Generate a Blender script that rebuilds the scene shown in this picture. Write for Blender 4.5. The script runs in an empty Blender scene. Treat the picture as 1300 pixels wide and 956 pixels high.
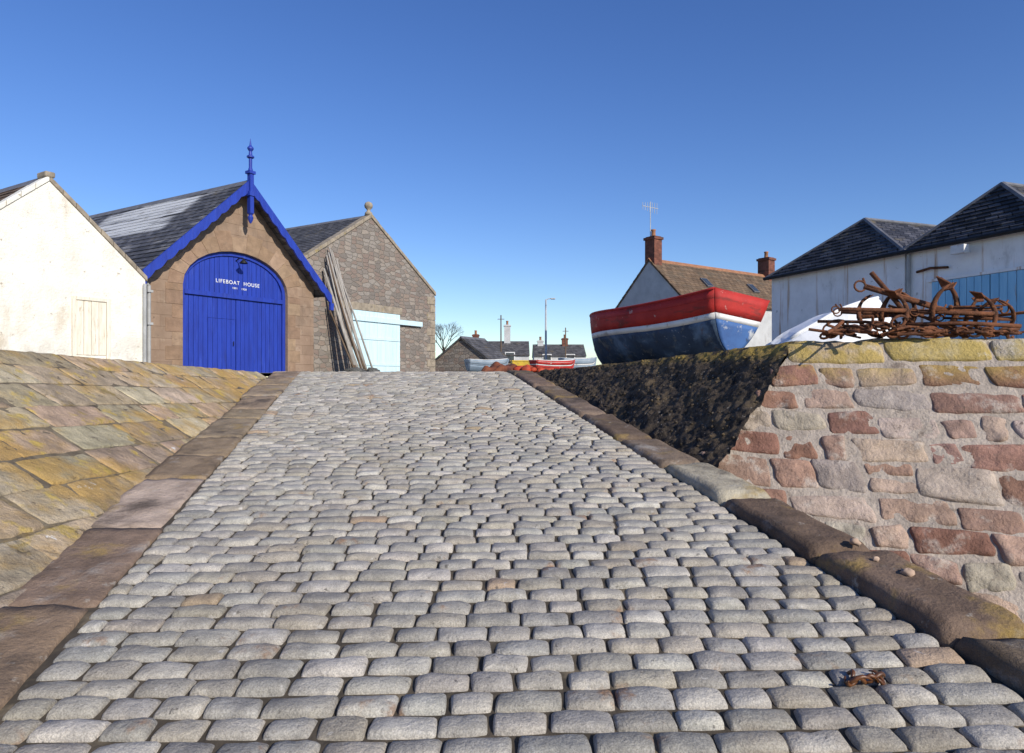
import bpy, bmesh, math, random
from mathutils import Vector, Matrix, noise
R = random.Random(7)
scn = bpy.context.scene
C = scn.collection
F = 866.7
CZ = 1.6
PI = math.pi
def P(px, py, d):
    return Vector(((px-650)/F*d, d, CZ+(478-py)/F*d))

# ------------------------------------------------------------------ materials
def setin(nt, s, v):
    if isinstance(v, bpy.types.NodeSocket): nt.links.new(v, s)
    elif isinstance(v, (tuple, list)) and len(v) == 3 and s.type == 'RGBA': s.default_value = (*v, 1)
    else: s.default_value = v
def mixc(nt, f, a, b, blend='MIX'):
    n = nt.nodes.new('ShaderNodeMix'); n.data_type = 'RGBA'; n.blend_type = blend
    setin(nt, n.inputs[0], f); setin(nt, n.inputs[6], a); setin(nt, n.inputs[7], b)
    return n.outputs[2]
def math_(nt, op, a, b=0.0):
    n = nt.nodes.new('ShaderNodeMath'); n.operation = op
    setin(nt, n.inputs[0], a); setin(nt, n.inputs[1], b); return n.outputs[0]
def noi(nt, vec, scale, detail=6, rough=.6):
    n = nt.nodes.new('ShaderNodeTexNoise'); nt.links.new(vec, n.inputs['Vector'])
    n.inputs['Scale'].default_value = scale; n.inputs['Detail'].default_value = detail; n.inputs['Roughness'].default_value = rough
    return n.outputs[0]
def rng(nt, f, lo, hi, a=0.0, b=1.0):
    n = nt.nodes.new('ShaderNodeMapRange'); n.interpolation_type = 'SMOOTHSTEP'
    setin(nt, n.inputs[0], f); n.inputs[1].default_value = lo; n.inputs[2].default_value = hi
    n.inputs[3].default_value = a; n.inputs[4].default_value = b; return n.outputs[0]
def mapping(nt, vec, st):
    n = nt.nodes.new('ShaderNodeMapping'); nt.links.new(vec, n.inputs[0]); n.inputs['Scale'].default_value = st
    return n.outputs[0]
def mk(name, c1, c2=None, scale=3, st=(1,1,1), rough=.85, bump=.3, bscale=25, bdist=.01, vcol=False,
       patches=(), metal=0, spec=.25, brick=None, vor=None, speck=0):
    m = bpy.data.materials.new(name); m.use_nodes = True; nt = m.node_tree; b = nt.nodes['Principled BSDF']
    tc = nt.nodes.new('ShaderNodeTexCoord').outputs['Object']
    v = mapping(nt, tc, st)
    n1 = noi(nt, v, scale)
    c2 = c2 or tuple(x*.7 for x in c1)
    col = mixc(nt, rng(nt, n1, .3, .7), c1, c2)
    if vcol:
        a = nt.nodes.new('ShaderNodeAttribute'); a.attribute_name = 'Col'
        col = mixc(nt, 1.0, col, a.outputs['Color'], 'MULTIPLY')
    height = noi(nt, v, bscale, 8, .65)
    sep = nt.nodes.new('ShaderNodeSeparateXYZ'); nt.links.new(tc, sep.inputs[0])
    if brick or vor:
        cm = nt.nodes.new('ShaderNodeCombineXYZ')
        spec_ = brick or vor
        if spec_['mode'] == 'roof':
            nt.links.new(sep.outputs[1], cm.inputs[0]); setin(nt, cm.inputs[1], math_(nt, 'MULTIPLY', sep.outputs[0], spec_['k']))
        else:
            setin(nt, cm.inputs[0], math_(nt, 'ADD', sep.outputs[0], sep.outputs[1])); setin(nt, cm.inputs[1], math_(nt, 'MULTIPLY', sep.outputs[2], spec_.get('k', 1.0)))
    if brick:
        t = nt.nodes.new('ShaderNodeTexBrick'); nt.links.new(cm.outputs[0], t.inputs['Vector'])
        t.inputs['Scale'].default_value = 1; t.inputs['Brick Width'].default_value = brick['w']; t.inputs['Row Height'].default_value = brick['h']
        t.inputs['Mortar Size'].default_value = brick.get('m', .01); t.inputs['Mortar Smooth'].default_value = .2
        t.inputs['Color1'].default_value = (brick.get('lo', .6),)*3+(1,); t.inputs['Color2'].default_value = (brick.get('hi', 1.25),)*3+(1,)
        t.inputs['Mortar'].default_value = (*brick.get('mc', (.25,.25,.25)), 1)
        col = mixc(nt, 1.0, col, t.outputs['Color'], 'MULTIPLY')
        height = math_(nt, 'SUBTRACT', math_(nt, 'MULTIPLY', height, .5), math_(nt, 'MULTIPLY', t.outputs['Fac'], brick.get('bd', 1.0)))
    if vor:
        wob = nt.nodes.new('ShaderNodeTexNoise'); nt.links.new(cm.outputs[0], wob.inputs['Vector']); wob.inputs['Scale'].default_value = 2.5
        wv = nt.nodes.new('ShaderNodeVectorMath'); wv.operation = 'MULTIPLY_ADD'
        nt.links.new(wob.outputs[1], wv.inputs[0]); wv.inputs[1].default_value = (.16,.10,0); nt.links.new(cm.outputs[0], wv.inputs[2])
        sc = mapping(nt, wv.outputs[0], (vor['sx'], vor['sz'], 1))
        t = nt.nodes.new('ShaderNodeTexVoronoi'); t.voronoi_dimensions = '2D'; nt.links.new(sc, t.inputs['Vector']); t.inputs['Scale'].default_value = 1; t.inputs['Randomness'].default_value = vor.get('r', .75)
        t2 = nt.nodes.new('ShaderNodeTexVoronoi'); t2.voronoi_dimensions = '2D'; t2.feature = 'DISTANCE_TO_EDGE'; nt.links.new(sc, t2.inputs['Vector']); t2.inputs['Scale'].default_value = 1; t2.inputs['Randomness'].default_value = vor.get('r', .75)
        sp = nt.nodes.new('ShaderNodeSeparateColor'); nt.links.new(t.outputs['Color'], sp.inputs[0])
        cr = nt.nodes.new('ShaderNodeValToRGB'); nt.links.new(sp.outputs[0], cr.inputs[0]); cr.color_ramp.interpolation = 'CONSTANT'
        cols = vor['cols']; el = cr.color_ramp.elements
        while len(el) < len(cols): el.new(.5)
        for i, cc in enumerate(cols): el[i].position = i/len(cols); el[i].color = (*cc, 1)
        stone = mixc(nt, .8, col, mixc(nt, 1.0, cr.outputs[0], mixc(nt, n1, (.75,.75,.75), (1.2,1.2,1.2)), 'MULTIPLY'))
        edge = rng(nt, t2.outputs[0], .015, .08)
        col = mixc(nt, edge, vor['mortar'], stone)
        height = math_(nt, 'ADD', math_(nt, 'MULTIPLY', height, .6), edge)
    for p in patches:
        pv = mapping(nt, tc, p.get('st', (1,1,1)))
        f = rng(nt, noi(nt, pv, p['s'], p.get('d', 7), .65), p['lo'], p['hi'], 0, p.get('k', 1.0))
        if 'z' in p: f = math_(nt, 'MULTIPLY', f, rng(nt, sep.outputs[2], p['z'][0], p['z'][1]))
        if 'y' in p: f = math_(nt, 'MULTIPLY', f, math_(nt, 'MULTIPLY', rng(nt, sep.outputs[1], p['y'][0], p['y'][0]+.4), rng(nt, sep.outputs[1], p['y'][1]-.4, p['y'][1], 1, 0)))
        col = mixc(nt, f, col, p['c'])
    if speck:
        s = noi(nt, tc, 160, 3, .7)
        col = mixc(nt, rng(nt, s, .35, .65), mixc(nt, 1.0, col, (1-speck,)*3, 'MULTIPLY'), mixc(nt, 1.0, col, (1+speck,)*3, 'MULTIPLY'))
    setin(nt, b.inputs['Base Color'], col)
    rr = rng(nt, n1, .2, .8, max(.05, rough-.1), min(1, rough+.1)); setin(nt, b.inputs['Roughness'], rr)
    b.inputs['Metallic'].default_value = metal; b.inputs['Specular IOR Level'].default_value = spec
    bn = nt.nodes.new('ShaderNodeBump'); bn.inputs['Strength'].default_value = bump; bn.inputs['Distance'].default_value = bdist
    setin(nt, bn.inputs['Height'], height); nt.links.new(bn.outputs[0], b.inputs['Normal'])
    return m

M = {}
M['sett'] = mk('granite_sett', (1.16,1.12,1.05), (.79,.77,.74), 9, vcol=True, rough=.65, spec=.3, bump=.8, bscale=50, bdist=.016, speck=.24,
   patches=[dict(c=(.27,.13,.05), s=3.2, lo=.60, hi=.72, k=.75), dict(c=(.28,.22,.15), s=1.3, lo=.52, hi=.7, k=.35), dict(c=(.14,.12,.10), s=.9, lo=.55, hi=.78, k=.55), dict(c=(.55,.52,.47), s=16, lo=.60, hi=.72, k=.7), dict(c=(.085,.075,.065), s=22, lo=.62, hi=.70, k=.8)])
M['joint'] = mk('joint_dirt', (.095,.076,.054), (.04,.034,.026), 6, bump=.8, bscale=40, patches=[dict(c=(.20,.16,.105), s=3, lo=.52, hi=.7)])
M['kerb'] = mk('kerb_sandstone', (1.1,1.05,.98), (.68,.64,.6), 5, vcol=True, bump=.9, bscale=30, bdist=.02, speck=.16,
   patches=[dict(c=(.065,.05,.04), s=1.6, lo=.50, hi=.66, k=.8), dict(c=(.36,.24,.065), s=2.4, lo=.55, hi=.70, k=.65), dict(c=(.38,.35,.31), s=1.9, lo=.56, hi=.68, k=.6), dict(c=(.42,.38,.32), s=9, lo=.62, hi=.72, k=.7)])
M['reveted'] = mk('lichened_sandstone', (1.14,1.07,1.0), (.66,.63,.58), 5, vcol=True, bump=1, bscale=15, bdist=.03, speck=.2,
   patches=[dict(c=(.44,.265,.065), s=.9, lo=.46, hi=.60, k=.7), dict(c=(.52,.37,.075), s=4, lo=.54, hi=.66, k=.75), dict(c=(.13,.10,.07), s=2.0, lo=.55, hi=.72, k=.7), dict(c=(.11,.08,.055), s=1.2, lo=.46, hi=.64, z=(1.3,.6), k=.6), dict(c=(.07,.055,.04), s=11, lo=.60, hi=.70, k=.7), dict(c=(.64,.62,.57), s=3.5, lo=.65, hi=.69, k=.9)])
M['mortar_grey'] = mk('grey_mortar', (.22,.18,.12), (.12,.095,.065), 6, bump=.8, bscale=30, bdist=.02, patches=[dict(c=(.30,.2,.06), s=2, lo=.5, hi=.65, k=.7), dict(c=(.07,.055,.04), s=5, lo=.5, hi=.65, k=.8)])
M['wallstone'] = mk('harbour_sandstone', (1.15,1.1,1.05), (.74,.71,.68), 5, vcol=True, bump=1, bscale=20, bdist=.03, speck=.18,
   patches=[dict(c=(.43,.31,.08), s=2.2, lo=.40, hi=.56, z=(1.45,1.80), k=.8), dict(c=(.50,.44,.34), s=5, lo=.56, hi=.66, z=(1.6,1.8), k=.8), dict(c=(.18,.12,.095), s=3, lo=.56, hi=.74, k=.7), dict(c=(.52,.45,.38), s=4, lo=.54, hi=.70, k=.75), dict(c=(.11,.08,.06), s=14, lo=.60, hi=.70, k=.7)])
M['mortar_cream'] = mk('cream_mortar', (.50,.42,.345), (.34,.285,.235), 7, bump=.9, bscale=30, bdist=.03, patches=[dict(c=(.16,.12,.09), s=5, lo=.58, hi=.7, k=.8)])
M['tar'] = mk('dark_weed', (.095,.07,.047), (.03,.024,.018), 8, bump=.9, bscale=45, bdist=.03, rough=.8, spec=.25,
   patches=[dict(c=(.17,.12,.065), s=2.4, lo=.50, hi=.68, k=.8), dict(c=(.012,.010,.009), s=6, lo=.54, hi=.66), dict(c=(.36,.31,.25), s=30, lo=.61, hi=.69), dict(c=(.38,.26,.06), s=5, lo=.40, hi=.56, z=(1.72,1.92))])
M['quay'] = mk('quay_concrete', (.25,.235,.21), (.16,.15,.135), 1.2, bump=.4, bscale=20)
M['sand'] = mk('wet_sand', (.20,.16,.11), (.12,.10,.075), .6, bump=.5, bscale=8)
M['white'] = mk('whitewash', (.82,.79,.70), (.71,.67,.58), 2.2, bump=.9, bscale=16, bdist=.03,
   patches=[dict(c=(.48,.38,.25), s=1.4, lo=.53, hi=.78, st=(1,1,.35), k=.75), dict(c=(.54,.48,.38), s=7, lo=.56, hi=.72, k=.7), dict(c=(.26,.2,.14), s=7, lo=.63, hi=.70, k=.8), dict(c=(.24,.2,.15), s=1.8, lo=.4, hi=.6, z=(1.0,-.1), k=.6)])
M['boatstone'] = mk('dressed_red_sandstone', (.305,.215,.15), (.235,.16,.11), 1.6, bump=.8, bscale=26, bdist=.025,
   brick=dict(mode='wall', w=.66, h=.3, m=.005, lo=.92, hi=1.07, mc=(.86,.82,.78), bd=.4), patches=[dict(c=(.15,.11,.08), s=1.3, lo=.50, hi=.72, st=(1,1,.5), k=.7), dict(c=(.40,.31,.225), s=3, lo=.54, hi=.75, k=.7), dict(c=(.10,.075,.06), s=9, lo=.60, hi=.7, k=.6)])
M['dressed'] = mk('arch_stone', (1.1,1.05,1), (.8,.76,.73), 4, vcol=True, bump=.7, bscale=26, bdist=.02, patches=[dict(c=(.15,.11,.08), s=3, lo=.54, hi=.72, k=.6)])
M['rubble'] = mk('rubble_stone', (.255,.21,.17), (.17,.145,.12), 3, bump=1, bscale=16, bdist=.05,
   vor=dict(mode='wall', sx=3.2, sz=6.4, r=.75, mortar=(.34,.30,.25), cols=[(.265,.205,.165),(.225,.195,.17),(.32,.27,.225),(.235,.175,.145),(.30,.265,.23),(.19,.165,.145)]), patches=[dict(c=(.15,.125,.10), s=1.2, lo=.54, hi=.76, k=.5)])
M['slate'] = mk('slate', (.125,.12,.12), (.065,.064,.068), 3, rough=.6, spec=.4, bump=.6, bscale=20,
   brick=dict(mode='roof', k=1.39, w=.26, h=.2, m=.01, lo=.5, hi=1.4), patches=[dict(c=(.62,.62,.61), s=1.0, lo=.38, hi=.50, st=(2.6,.2,2.6), z=(3.9,4.1), y=(1.2,6.4), k=.9), dict(c=(.42,.41,.40), s=2.0, lo=.56, hi=.66, st=(2.2,.3,2.2), k=.7), dict(c=(.15,.12,.07), s=1.3, lo=.58, hi=.72)])
M['slate2'] = mk('plain_slate', (.125,.118,.115), (.07,.068,.07), 3, rough=.65, spec=.4, bump=.5, bscale=20,
   brick=dict(mode='roof', k=1.2, w=.26, h=.2, m=.008, lo=.6, hi=1.3), patches=[dict(c=(.17,.13,.07), s=1.5, lo=.58, hi=.72)])
M['hipslate'] = mk('dark_hip_slate', (.075,.072,.075), (.035,.034,.037), 3, rough=.6, spec=.4, bump=.9, bscale=20, bdist=.03,
   brick=dict(mode='wall', k=1.9, w=.28, h=.2, m=.018, lo=.4, hi=1.7), patches=[dict(c=(.16,.13,.07), s=2, lo=.56, hi=.7)])
M['browntile'] = mk('brown_tile', (.195,.13,.08), (.13,.088,.058), 2, rough=.8, bump=.7, bscale=14, bdist=.03,
   brick=dict(mode='roof', k=1.4, w=.3, h=.3, m=.02, lo=.75, hi=1.2, mc=(.5,.5,.5)), patches=[dict(c=(.11,.09,.065), s=1.2, lo=.5, hi=.7)])
M['harl'] = mk('grey_white_harling', (.52,.52,.51), (.42,.42,.41), 2, bump=.7, bscale=40, bdist=.02, patches=[dict(c=(.3,.29,.27), s=1.3, lo=.56, hi=.8, st=(1,1,.4))])
M['rustwall'] = mk('rust_stained_render', (.88,.87,.84), (.76,.75,.72), 2, bump=.5, bscale=25,
   patches=[dict(c=(.42,.22,.08), s=2.2, lo=.56, hi=.70, st=(2.2,2.2,.12), k=.8), dict(c=(.48,.46,.42), s=1.5, lo=.54, hi=.75, st=(1,1,.5)), dict(c=(.36,.33,.29), s=7, lo=.62, hi=.7, k=.7)])
M['brick'] = mk('brown_chimney_brick', (.22,.085,.055), (.13,.055,.04), 5, bump=.5, bscale=20, brick=dict(mode='wall', w=.24, h=.08, m=.01, mc=(.9,.9,.9), lo=.7, hi=1.15), patches=[dict(c=(.07,.045,.035), s=2, lo=.5, hi=.7)])
M['pot'] = mk('clay_pot', (.36,.17,.09), (.24,.12,.07), 5)
M['stone'] = mk('coping_stone', (.36,.30,.225), (.22,.185,.14), 5, bump=.7, bscale=25, patches=[dict(c=(.3,.23,.08), s=4, lo=.58, hi=.7), dict(c=(.12,.10,.08), s=3, lo=.56, hi=.7, k=.8)])
M['blue'] = mk('royal_blue_paint', (.020,.050,.36), (.013,.033,.26), 2, st=(5,5,.6), rough=.5, spec=.4, bump=.5, bscale=14, bdist=.012,
   patches=[dict(c=(.05,.09,.42), s=2, lo=.58, hi=.75, st=(4,4,.4), k=.8), dict(c=(.02,.025,.09), s=3, lo=.6, hi=.74, st=(5,5,.3), k=.8)])
M['paleblue'] = mk('pale_blue_paint', (.60,.76,.79), (.52,.70,.75), 2, st=(4,4,.5), rough=.6, bump=.4, bscale=14, bdist=.01,
   patches=[dict(c=(.35,.32,.27), s=3, lo=.64, hi=.76, st=(4,4,.4), k=.8)])
M['skyblue'] = mk('faded_sky_blue_paint', (.30,.58,.76), (.22,.48,.68), 2, st=(4,4,.5), rough=.6, bump=.4, bscale=14,
   patches=[dict(c=(.36,.2,.09), s=3, lo=.62, hi=.76, st=(4,4,.3), k=.8)])
M['peel'] = mk('peeling_cream_wood', (.78,.72,.60), (.66,.59,.47), 3, st=(8,8,.8), bump=.6, bscale=14, patches=[dict(c=(.42,.32,.21), s=4, lo=.56, hi=.68, st=(5,5,.7), k=.8)])
M['letter'] = mk('white_letter_paint', (.85,.85,.83), (.75,.75,.73), 5, bump=.05)
M['greypipe'] = mk('grey_pipe', (.40,.40,.39), (.3,.3,.29), 4, rough=.5)
M['black'] = mk('black_metal', (.02,.02,.022), (.012,.012,.013), 5, rough=.5)
M['lead'] = mk('lead_ridge', (.17,.17,.18), (.11,.11,.12), 4, rough=.6)
M['spar'] = mk('silvered_timber', (.40,.37,.33), (.26,.235,.205), 3, st=(6,6,.5), bump=.5, bscale=20)
M['spar_dark'] = mk('brown_timber', (.17,.12,.08), (.10,.07,.05), 3, st=(6,6,.5), bump=.5, bscale=20)
M['rust'] = mk('rusted_iron', (.19,.072,.032), (.085,.038,.022), 8, bump=.9, bscale=40, bdist=.012, rough=.9, patches=[dict(c=(.045,.026,.018), s=4, lo=.52, hi=.66, k=.85), dict(c=(.31,.13,.045), s=12, lo=.60, hi=.70)])
M['red'] = mk('boat_red', (.46,.032,.025), (.34,.025,.022), 3, rough=.6, spec=.25, bump=.5, bscale=12, patches=[dict(c=(.14,.03,.025), s=3, lo=.52, hi=.66, st=(.6,.6,2), k=.8), dict(c=(.5,.38,.33), s=8, lo=.63, hi=.70, k=.8)])
M['boatwhite'] = mk('boat_white', (.74,.73,.70), (.6,.59,.56), 3, rough=.6, bump=.3, patches=[dict(c=(.3,.24,.17), s=4, lo=.55, hi=.70, k=.8)])
M['boatdark'] = mk('boat_blue_black', (.055,.085,.135), (.03,.04,.06), 2, rough=.75, spec=.12, bump=.7, bscale=10, patches=[dict(c=(.15,.22,.31), s=1.4, lo=.48, hi=.64, k=.8), dict(c=(.18,.18,.16), s=4, lo=.54, hi=.7, k=.8), dict(c=(.13,.06,.035), s=3, lo=.58, hi=.70, k=.8), dict(c=(.34,.34,.33), s=11, lo=.62, hi=.70, k=.7)])
M['boatblue'] = mk('boat_blue', (.06,.14,.33), (.04,.085,.22), 2, rough=.6, bump=.4, bscale=10, patches=[dict(c=(.55,.55,.53), s=4, lo=.54, hi=.66, k=.85), dict(c=(.03,.03,.03), s=5, lo=.6, hi=.72)])
M['boatgrey'] = mk('boat_pale_blue', (.28,.34,.40), (.2,.26,.32), 3, rough=.6)
M['wood'] = mk('varnished_wood', (.22,.12,.06), (.14,.08,.04), 4, st=(6,1,6), rough=.55)
M['gelcoat'] = mk('white_gelcoat', (.82,.82,.81), (.74,.74,.73), 2, rough=.4, spec=.4, bump=.2, patches=[dict(c=(.42,.38,.3), s=3, lo=.58, hi=.76, k=.7)])
M['tarp'] = mk('rust_brown_tarp', (.22,.075,.035), (.13,.05,.03), 4, rough=.6, bump=.6, bscale=8, bdist=.03)
M['redplastic'] = mk('red_orange_plastic', (.46,.07,.03), (.34,.045,.02), 4, rough=.6, patches=[dict(c=(.16,.05,.03), s=5, lo=.5, hi=.66, k=.8)])
M['yellow'] = mk('yellow_plastic', (.60,.41,.04), (.5,.33,.03), 3, rough=.5, patches=[dict(c=(.2,.14,.06), s=4, lo=.52, hi=.68, k=.8)])
M['galv'] = mk('galvanised_steel', (.46,.47,.48), (.36,.37,.38), 5, rough=.5)
M['bark'] = mk('bare_bark', (.07,.055,.045), (.04,.032,.028), 8)
M['glass'] = mk('dark_glass', (.05,.06,.07), (.03,.035,.04), 3, rough=.1, spec=.6, bump=.02)
M['net'] = mk('grey_net', (.17,.165,.15), (.07,.07,.065), 20, bump=1, bscale=40, bdist=.05)
M['kelp'] = mk('brown_kelp', (.16,.06,.02), (.07,.028,.012), 8, rough=.4, spec=.5)
M['shell'] = mk('pale_pebble', (.50,.36,.26), (.36,.25,.18), 10)

# ------------------------------------------------------------------ mesh helper
class MB:
    def __init__(s): s.v=[]; s.f=[]; s.c=[]; s.col=None
    def add(s, vs, fs):
        o=len(s.v); s.v += [tuple(x) for x in vs]; s.f += [tuple(i+o for i in f) for f in fs]
        if s.col is not None: s.c += [s.col]*len(vs)
    def box(s, x0,x1,y0,y1,z0,z1, M4=None):
        vs=[Vector((x,y,z)) for z in (z0,z1) for y in (y0,y1) for x in (x0,x1)]
        if M4: vs=[M4@v for v in vs]
        s.add(vs, [(0,2,3,1),(4,5,7,6),(0,1,5,4),(2,6,7,3),(0,4,6,2),(1,3,7,5)])
    def prism(s, pts, y0, y1):
        n=len(pts)
        vs=[(x,y0,z) for x,z in pts]+[(x,y1,z) for x,z in pts]
        s.add(vs, [tuple(range(n)), tuple(range(2*n-1,n-1,-1))]+[(i,n+i,n+(i+1)%n,(i+1)%n) for i in range(n)])
    def tube(s, pts, r, seg=8, cap=True):
        pts=[Vector(p) for p in pts]; n=len(pts)
        rs = r if isinstance(r,(list,tuple)) else [r]*n
        vs=[]; up=None
        for i,p in enumerate(pts):
            t=(pts[min(i+1,n-1)]-pts[max(i-1,0)]).normalized()
            if up is None:
                up = t.cross(Vector((0,0,1)))
                if up.length<.05: up=t.cross(Vector((1,0,0)))
            up=(up-t*up.dot(t)).normalized(); w=t.cross(up)
            for k in range(seg):
                a=2*PI*k/seg; vs.append(p+(up*math.cos(a)+w*math.sin(a))*rs[i])
        fs=[(i*seg+k,i*seg+(k+1)%seg,(i+1)*seg+(k+1)%seg,(i+1)*seg+k) for i in range(n-1) for k in range(seg)]
        if cap: fs += [tuple(range(seg-1,-1,-1)), tuple(range((n-1)*seg,n*seg))]
        s.add(vs,fs)
    def lathe(s, prof, ctr=(0,0,0), seg=12):
        cx,cy,cz=ctr; n=len(prof)
        vs=[(cx+r*math.cos(2*PI*k/seg),cy+r*math.sin(2*PI*k/seg),cz+z) for r,z in prof for k in range(seg)]
        fs=[(i*seg+k,i*seg+(k+1)%seg,(i+1)*seg+(k+1)%seg,(i+1)*seg+k) for i in range(n-1) for k in range(seg)]
        fs += [tuple(range(seg-1,-1,-1)), tuple(range((n-1)*seg,n*seg))]
        s.add(vs,fs)
    def grid(s, fn, nx, ny):
        vs=[fn(i/(nx-1), j/(ny-1)) for j in range(ny) for i in range(nx)]
        s.add(vs, [(j*nx+i,j*nx+i+1,(j+1)*nx+i+1,(j+1)*nx+i) for j in range(ny-1) for i in range(nx-1)])
    def lump(s, c, r, sq=(1,1,1), seed=0, amp=.3, n=8):
        def fn(u,v):
            a=u*2*PI; b=(v-.5)*PI
            d=Vector((math.cos(a)*math.cos(b)*sq[0], math.sin(a)*math.cos(b)*sq[1], math.sin(b)*sq[2]))
            return Vector(c)+d*r*(1+amp*noise.noise(d*1.7+Vector((seed*3.1,seed*1.7,0))))
        s.grid(fn, n+1, max(4,n//2+1))
    def build(s, name, m, parent=None, smooth=False, bevel=0, recalc=True):
        me=bpy.data.meshes.new(name); me.from_pydata(s.v,[],s.f)
        if s.c:
            a=me.attributes.new('Col','FLOAT_COLOR','POINT')
            flat=[]
            for c in s.c: flat += [c[0],c[1],c[2],1.0]
            a.data.foreach_set('color', flat)
        if recalc:
            bm=bmesh.new(); bm.from_mesh(me); bmesh.ops.recalc_face_normals(bm, faces=bm.faces); bm.to_mesh(me); bm.free()
        if smooth: me.polygons.foreach_set('use_smooth',[True]*len(me.polygons))
        me.materials.append(m); me.update()
        o=bpy.data.objects.new(name, me); C.objects.link(o)
        if parent: o.parent=parent
        if bevel:
            b=o.modifiers.new('bevel','BEVEL'); b.width=bevel; b.segments=2; b.limit_method='ANGLE'
        return o
def tag(o, label, cat, group=None):
    o['label']=label; o['category']=cat
    if group: o['group']=group
    return o
def struct(o, label=None):
    o['kind']='structure'
    if label: o['label']=label
    return o
def root(name, label, cat, loc=(0,0,0), rz=0, group=None):
    o=bpy.data.objects.new(name,None); C.objects.link(o); o.location=loc; o.rotation_euler=(0,0,rz); o.empty_display_size=.3
    return tag(o,label,cat,group)

def pillow(mb, f, n, h, ex, ey, nx, ny, seed, amp=.01, fr=6, sink=.04, dome=.1, cr=.08, tilt=(0,0), wav=.5, hf=None):
    def ts(e,k): return [0,e*.3,e]+[e+(1-2*e)*i/(k+1) for i in range(1,k+1)]+[1-e,1-e*.3,1]
    def pr(t,e):
        d=min(t,1-t)
        if d<=1e-6: return 0
        if d<=e*.31: return .68
        if d<=e*1.01: return .93
        return 1
    A=ts(ex,nx); B=ts(ey,ny); vs=[]
    sv=Vector((seed*1.37,seed*.71,seed*2.3))
    for b in B:
        for a in A:
            p=pr(a,ex)*pr(b,ey)
            a2=.5+(a-.5)*(1-cr*abs(2*b-1)**4); b2=.5+(b-.5)*(1-cr*abs(2*a-1)**4)
            q=f(a2,b2); H=h+(hf(q) if hf else 0)
            hh=-sink+(H+sink)*p + dome*h*(1-(2*a-1)**2)*(1-(2*b-1)**2)
            hh+= p*(amp*noise.noise(q*fr+sv)+amp*.5*noise.noise(q*fr*2.7+sv)+tilt[0]*(a-.5)+tilt[1]*(b-.5))
            w=Vector((noise.noise(q*9+sv),noise.noise(q*9+sv*1.3),0))*amp*wav
            vs.append(q+n*hh+w)
    nX=len(A); nY=len(B)
    mb.add(vs,[(j*nX+i,j*nX+i+1,(j+1)*nX+i+1,(j+1)*nX+i) for j in range(nY-1) for i in range(nX-1)])
def vary(c, k=.12, hue=.05):
    s=1+R.uniform(-k,k); return tuple(max(.01,x*s*(1+R.uniform(-hue,hue))) for x in c)

# ------------------------------------------------------------------ the slipway
SL=.1315
def slipz(d):
    if d<12.3: return SL*d
    t=min(d-12.3,1.0); return SL*(12.3+t-t*t/2)
ZQ=slipz(14)
xl=lambda d:-1.40-.2016*d
xr=lambda d:2.533-.2027*d
nS=Vector((0,-SL,1)).normalized()
mb=MB()
d=.9; row=0
pal=[(.37,.348,.31),(.345,.333,.31),(.40,.38,.34),(.315,.302,.278),(.425,.405,.37),(.355,.328,.28)]
while d<13.3:
    p=.131*R.uniform(.94,1.07); x=xl(d); end=xr(d)
    x+= 0.01; first=True
    while x<end-.06:
        w=R.uniform(.175,.28)
        if first: w=R.uniform(.1,.26); first=False
        if end-(x+w)<.11: w=end-x-.01
        g=R.uniform(.0025,.0055); x0=x+g; x1=x+w-g; d0=d+R.uniform(.003,.007); d1=d+p-R.uniform(.003,.007)
        jx=[R.uniform(-.008,.008) for _ in range(4)]; jy=[R.uniform(-.006,.006) for _ in range(4)]
        def f(a,b,x0=x0,x1=x1,d0=d0,d1=d1,jx=jx,jy=jy):
            w4=((1-a)*(1-b),a*(1-b),(1-a)*b,a*b)
            X=x0+(x1-x0)*a+sum(q*j for q,j in zip(w4,jx)); Y=d0+(d1-d0)*b+sum(q*j for q,j in zip(w4,jy))
            Y+= .03*X+.018*noise.noise(Vector((X*1.1,row*.12,3.1)))
            return Vector((X,Y,slipz(Y)))
        c=vary(R.choice(pal),.15,.012)
        if R.random()<.012: c=vary((.36,.28,.20),.1,.02)
        mb.col=c
        det=2 if d<6 else 1
        pillow(mb,f,nS,.010*R.uniform(.5,1.5),.016/(x1-x0),.015/(d1-d0),det+1,det,R.uniform(0,50),amp=.010,fr=12,sink=.032,dome=.32,cr=.04,tilt=(R.uniform(-.010,.010),R.uniform(-.018,.002)))
        x+=w
    d+=p; row+=1
struct(mb.build('slipway_setts',M['sett'],smooth=True,recalc=False),'granite setts of the slipway')
KL,KR=.48,.42
mb=MB()
mb.grid(lambda a,b:(lambda dd:Vector((xl(dd)-KL+.04+(xr(dd)+KR-xl(dd)+KL-.04)*a,dd,slipz(dd)-.015)))(-3+16.4*b),6,60)
for sx,sg in ((xr,KR),(xl,-KL+.04)):
    mb.grid(lambda a,b:(lambda dd:Vector((sx(dd)+sg,dd,(slipz(dd)-.04)*(1-b)-1.2*b)))(-3+16.4*a),60,2)
struct(mb.build('slipway_bed',M['joint'],recalc=False))
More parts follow.
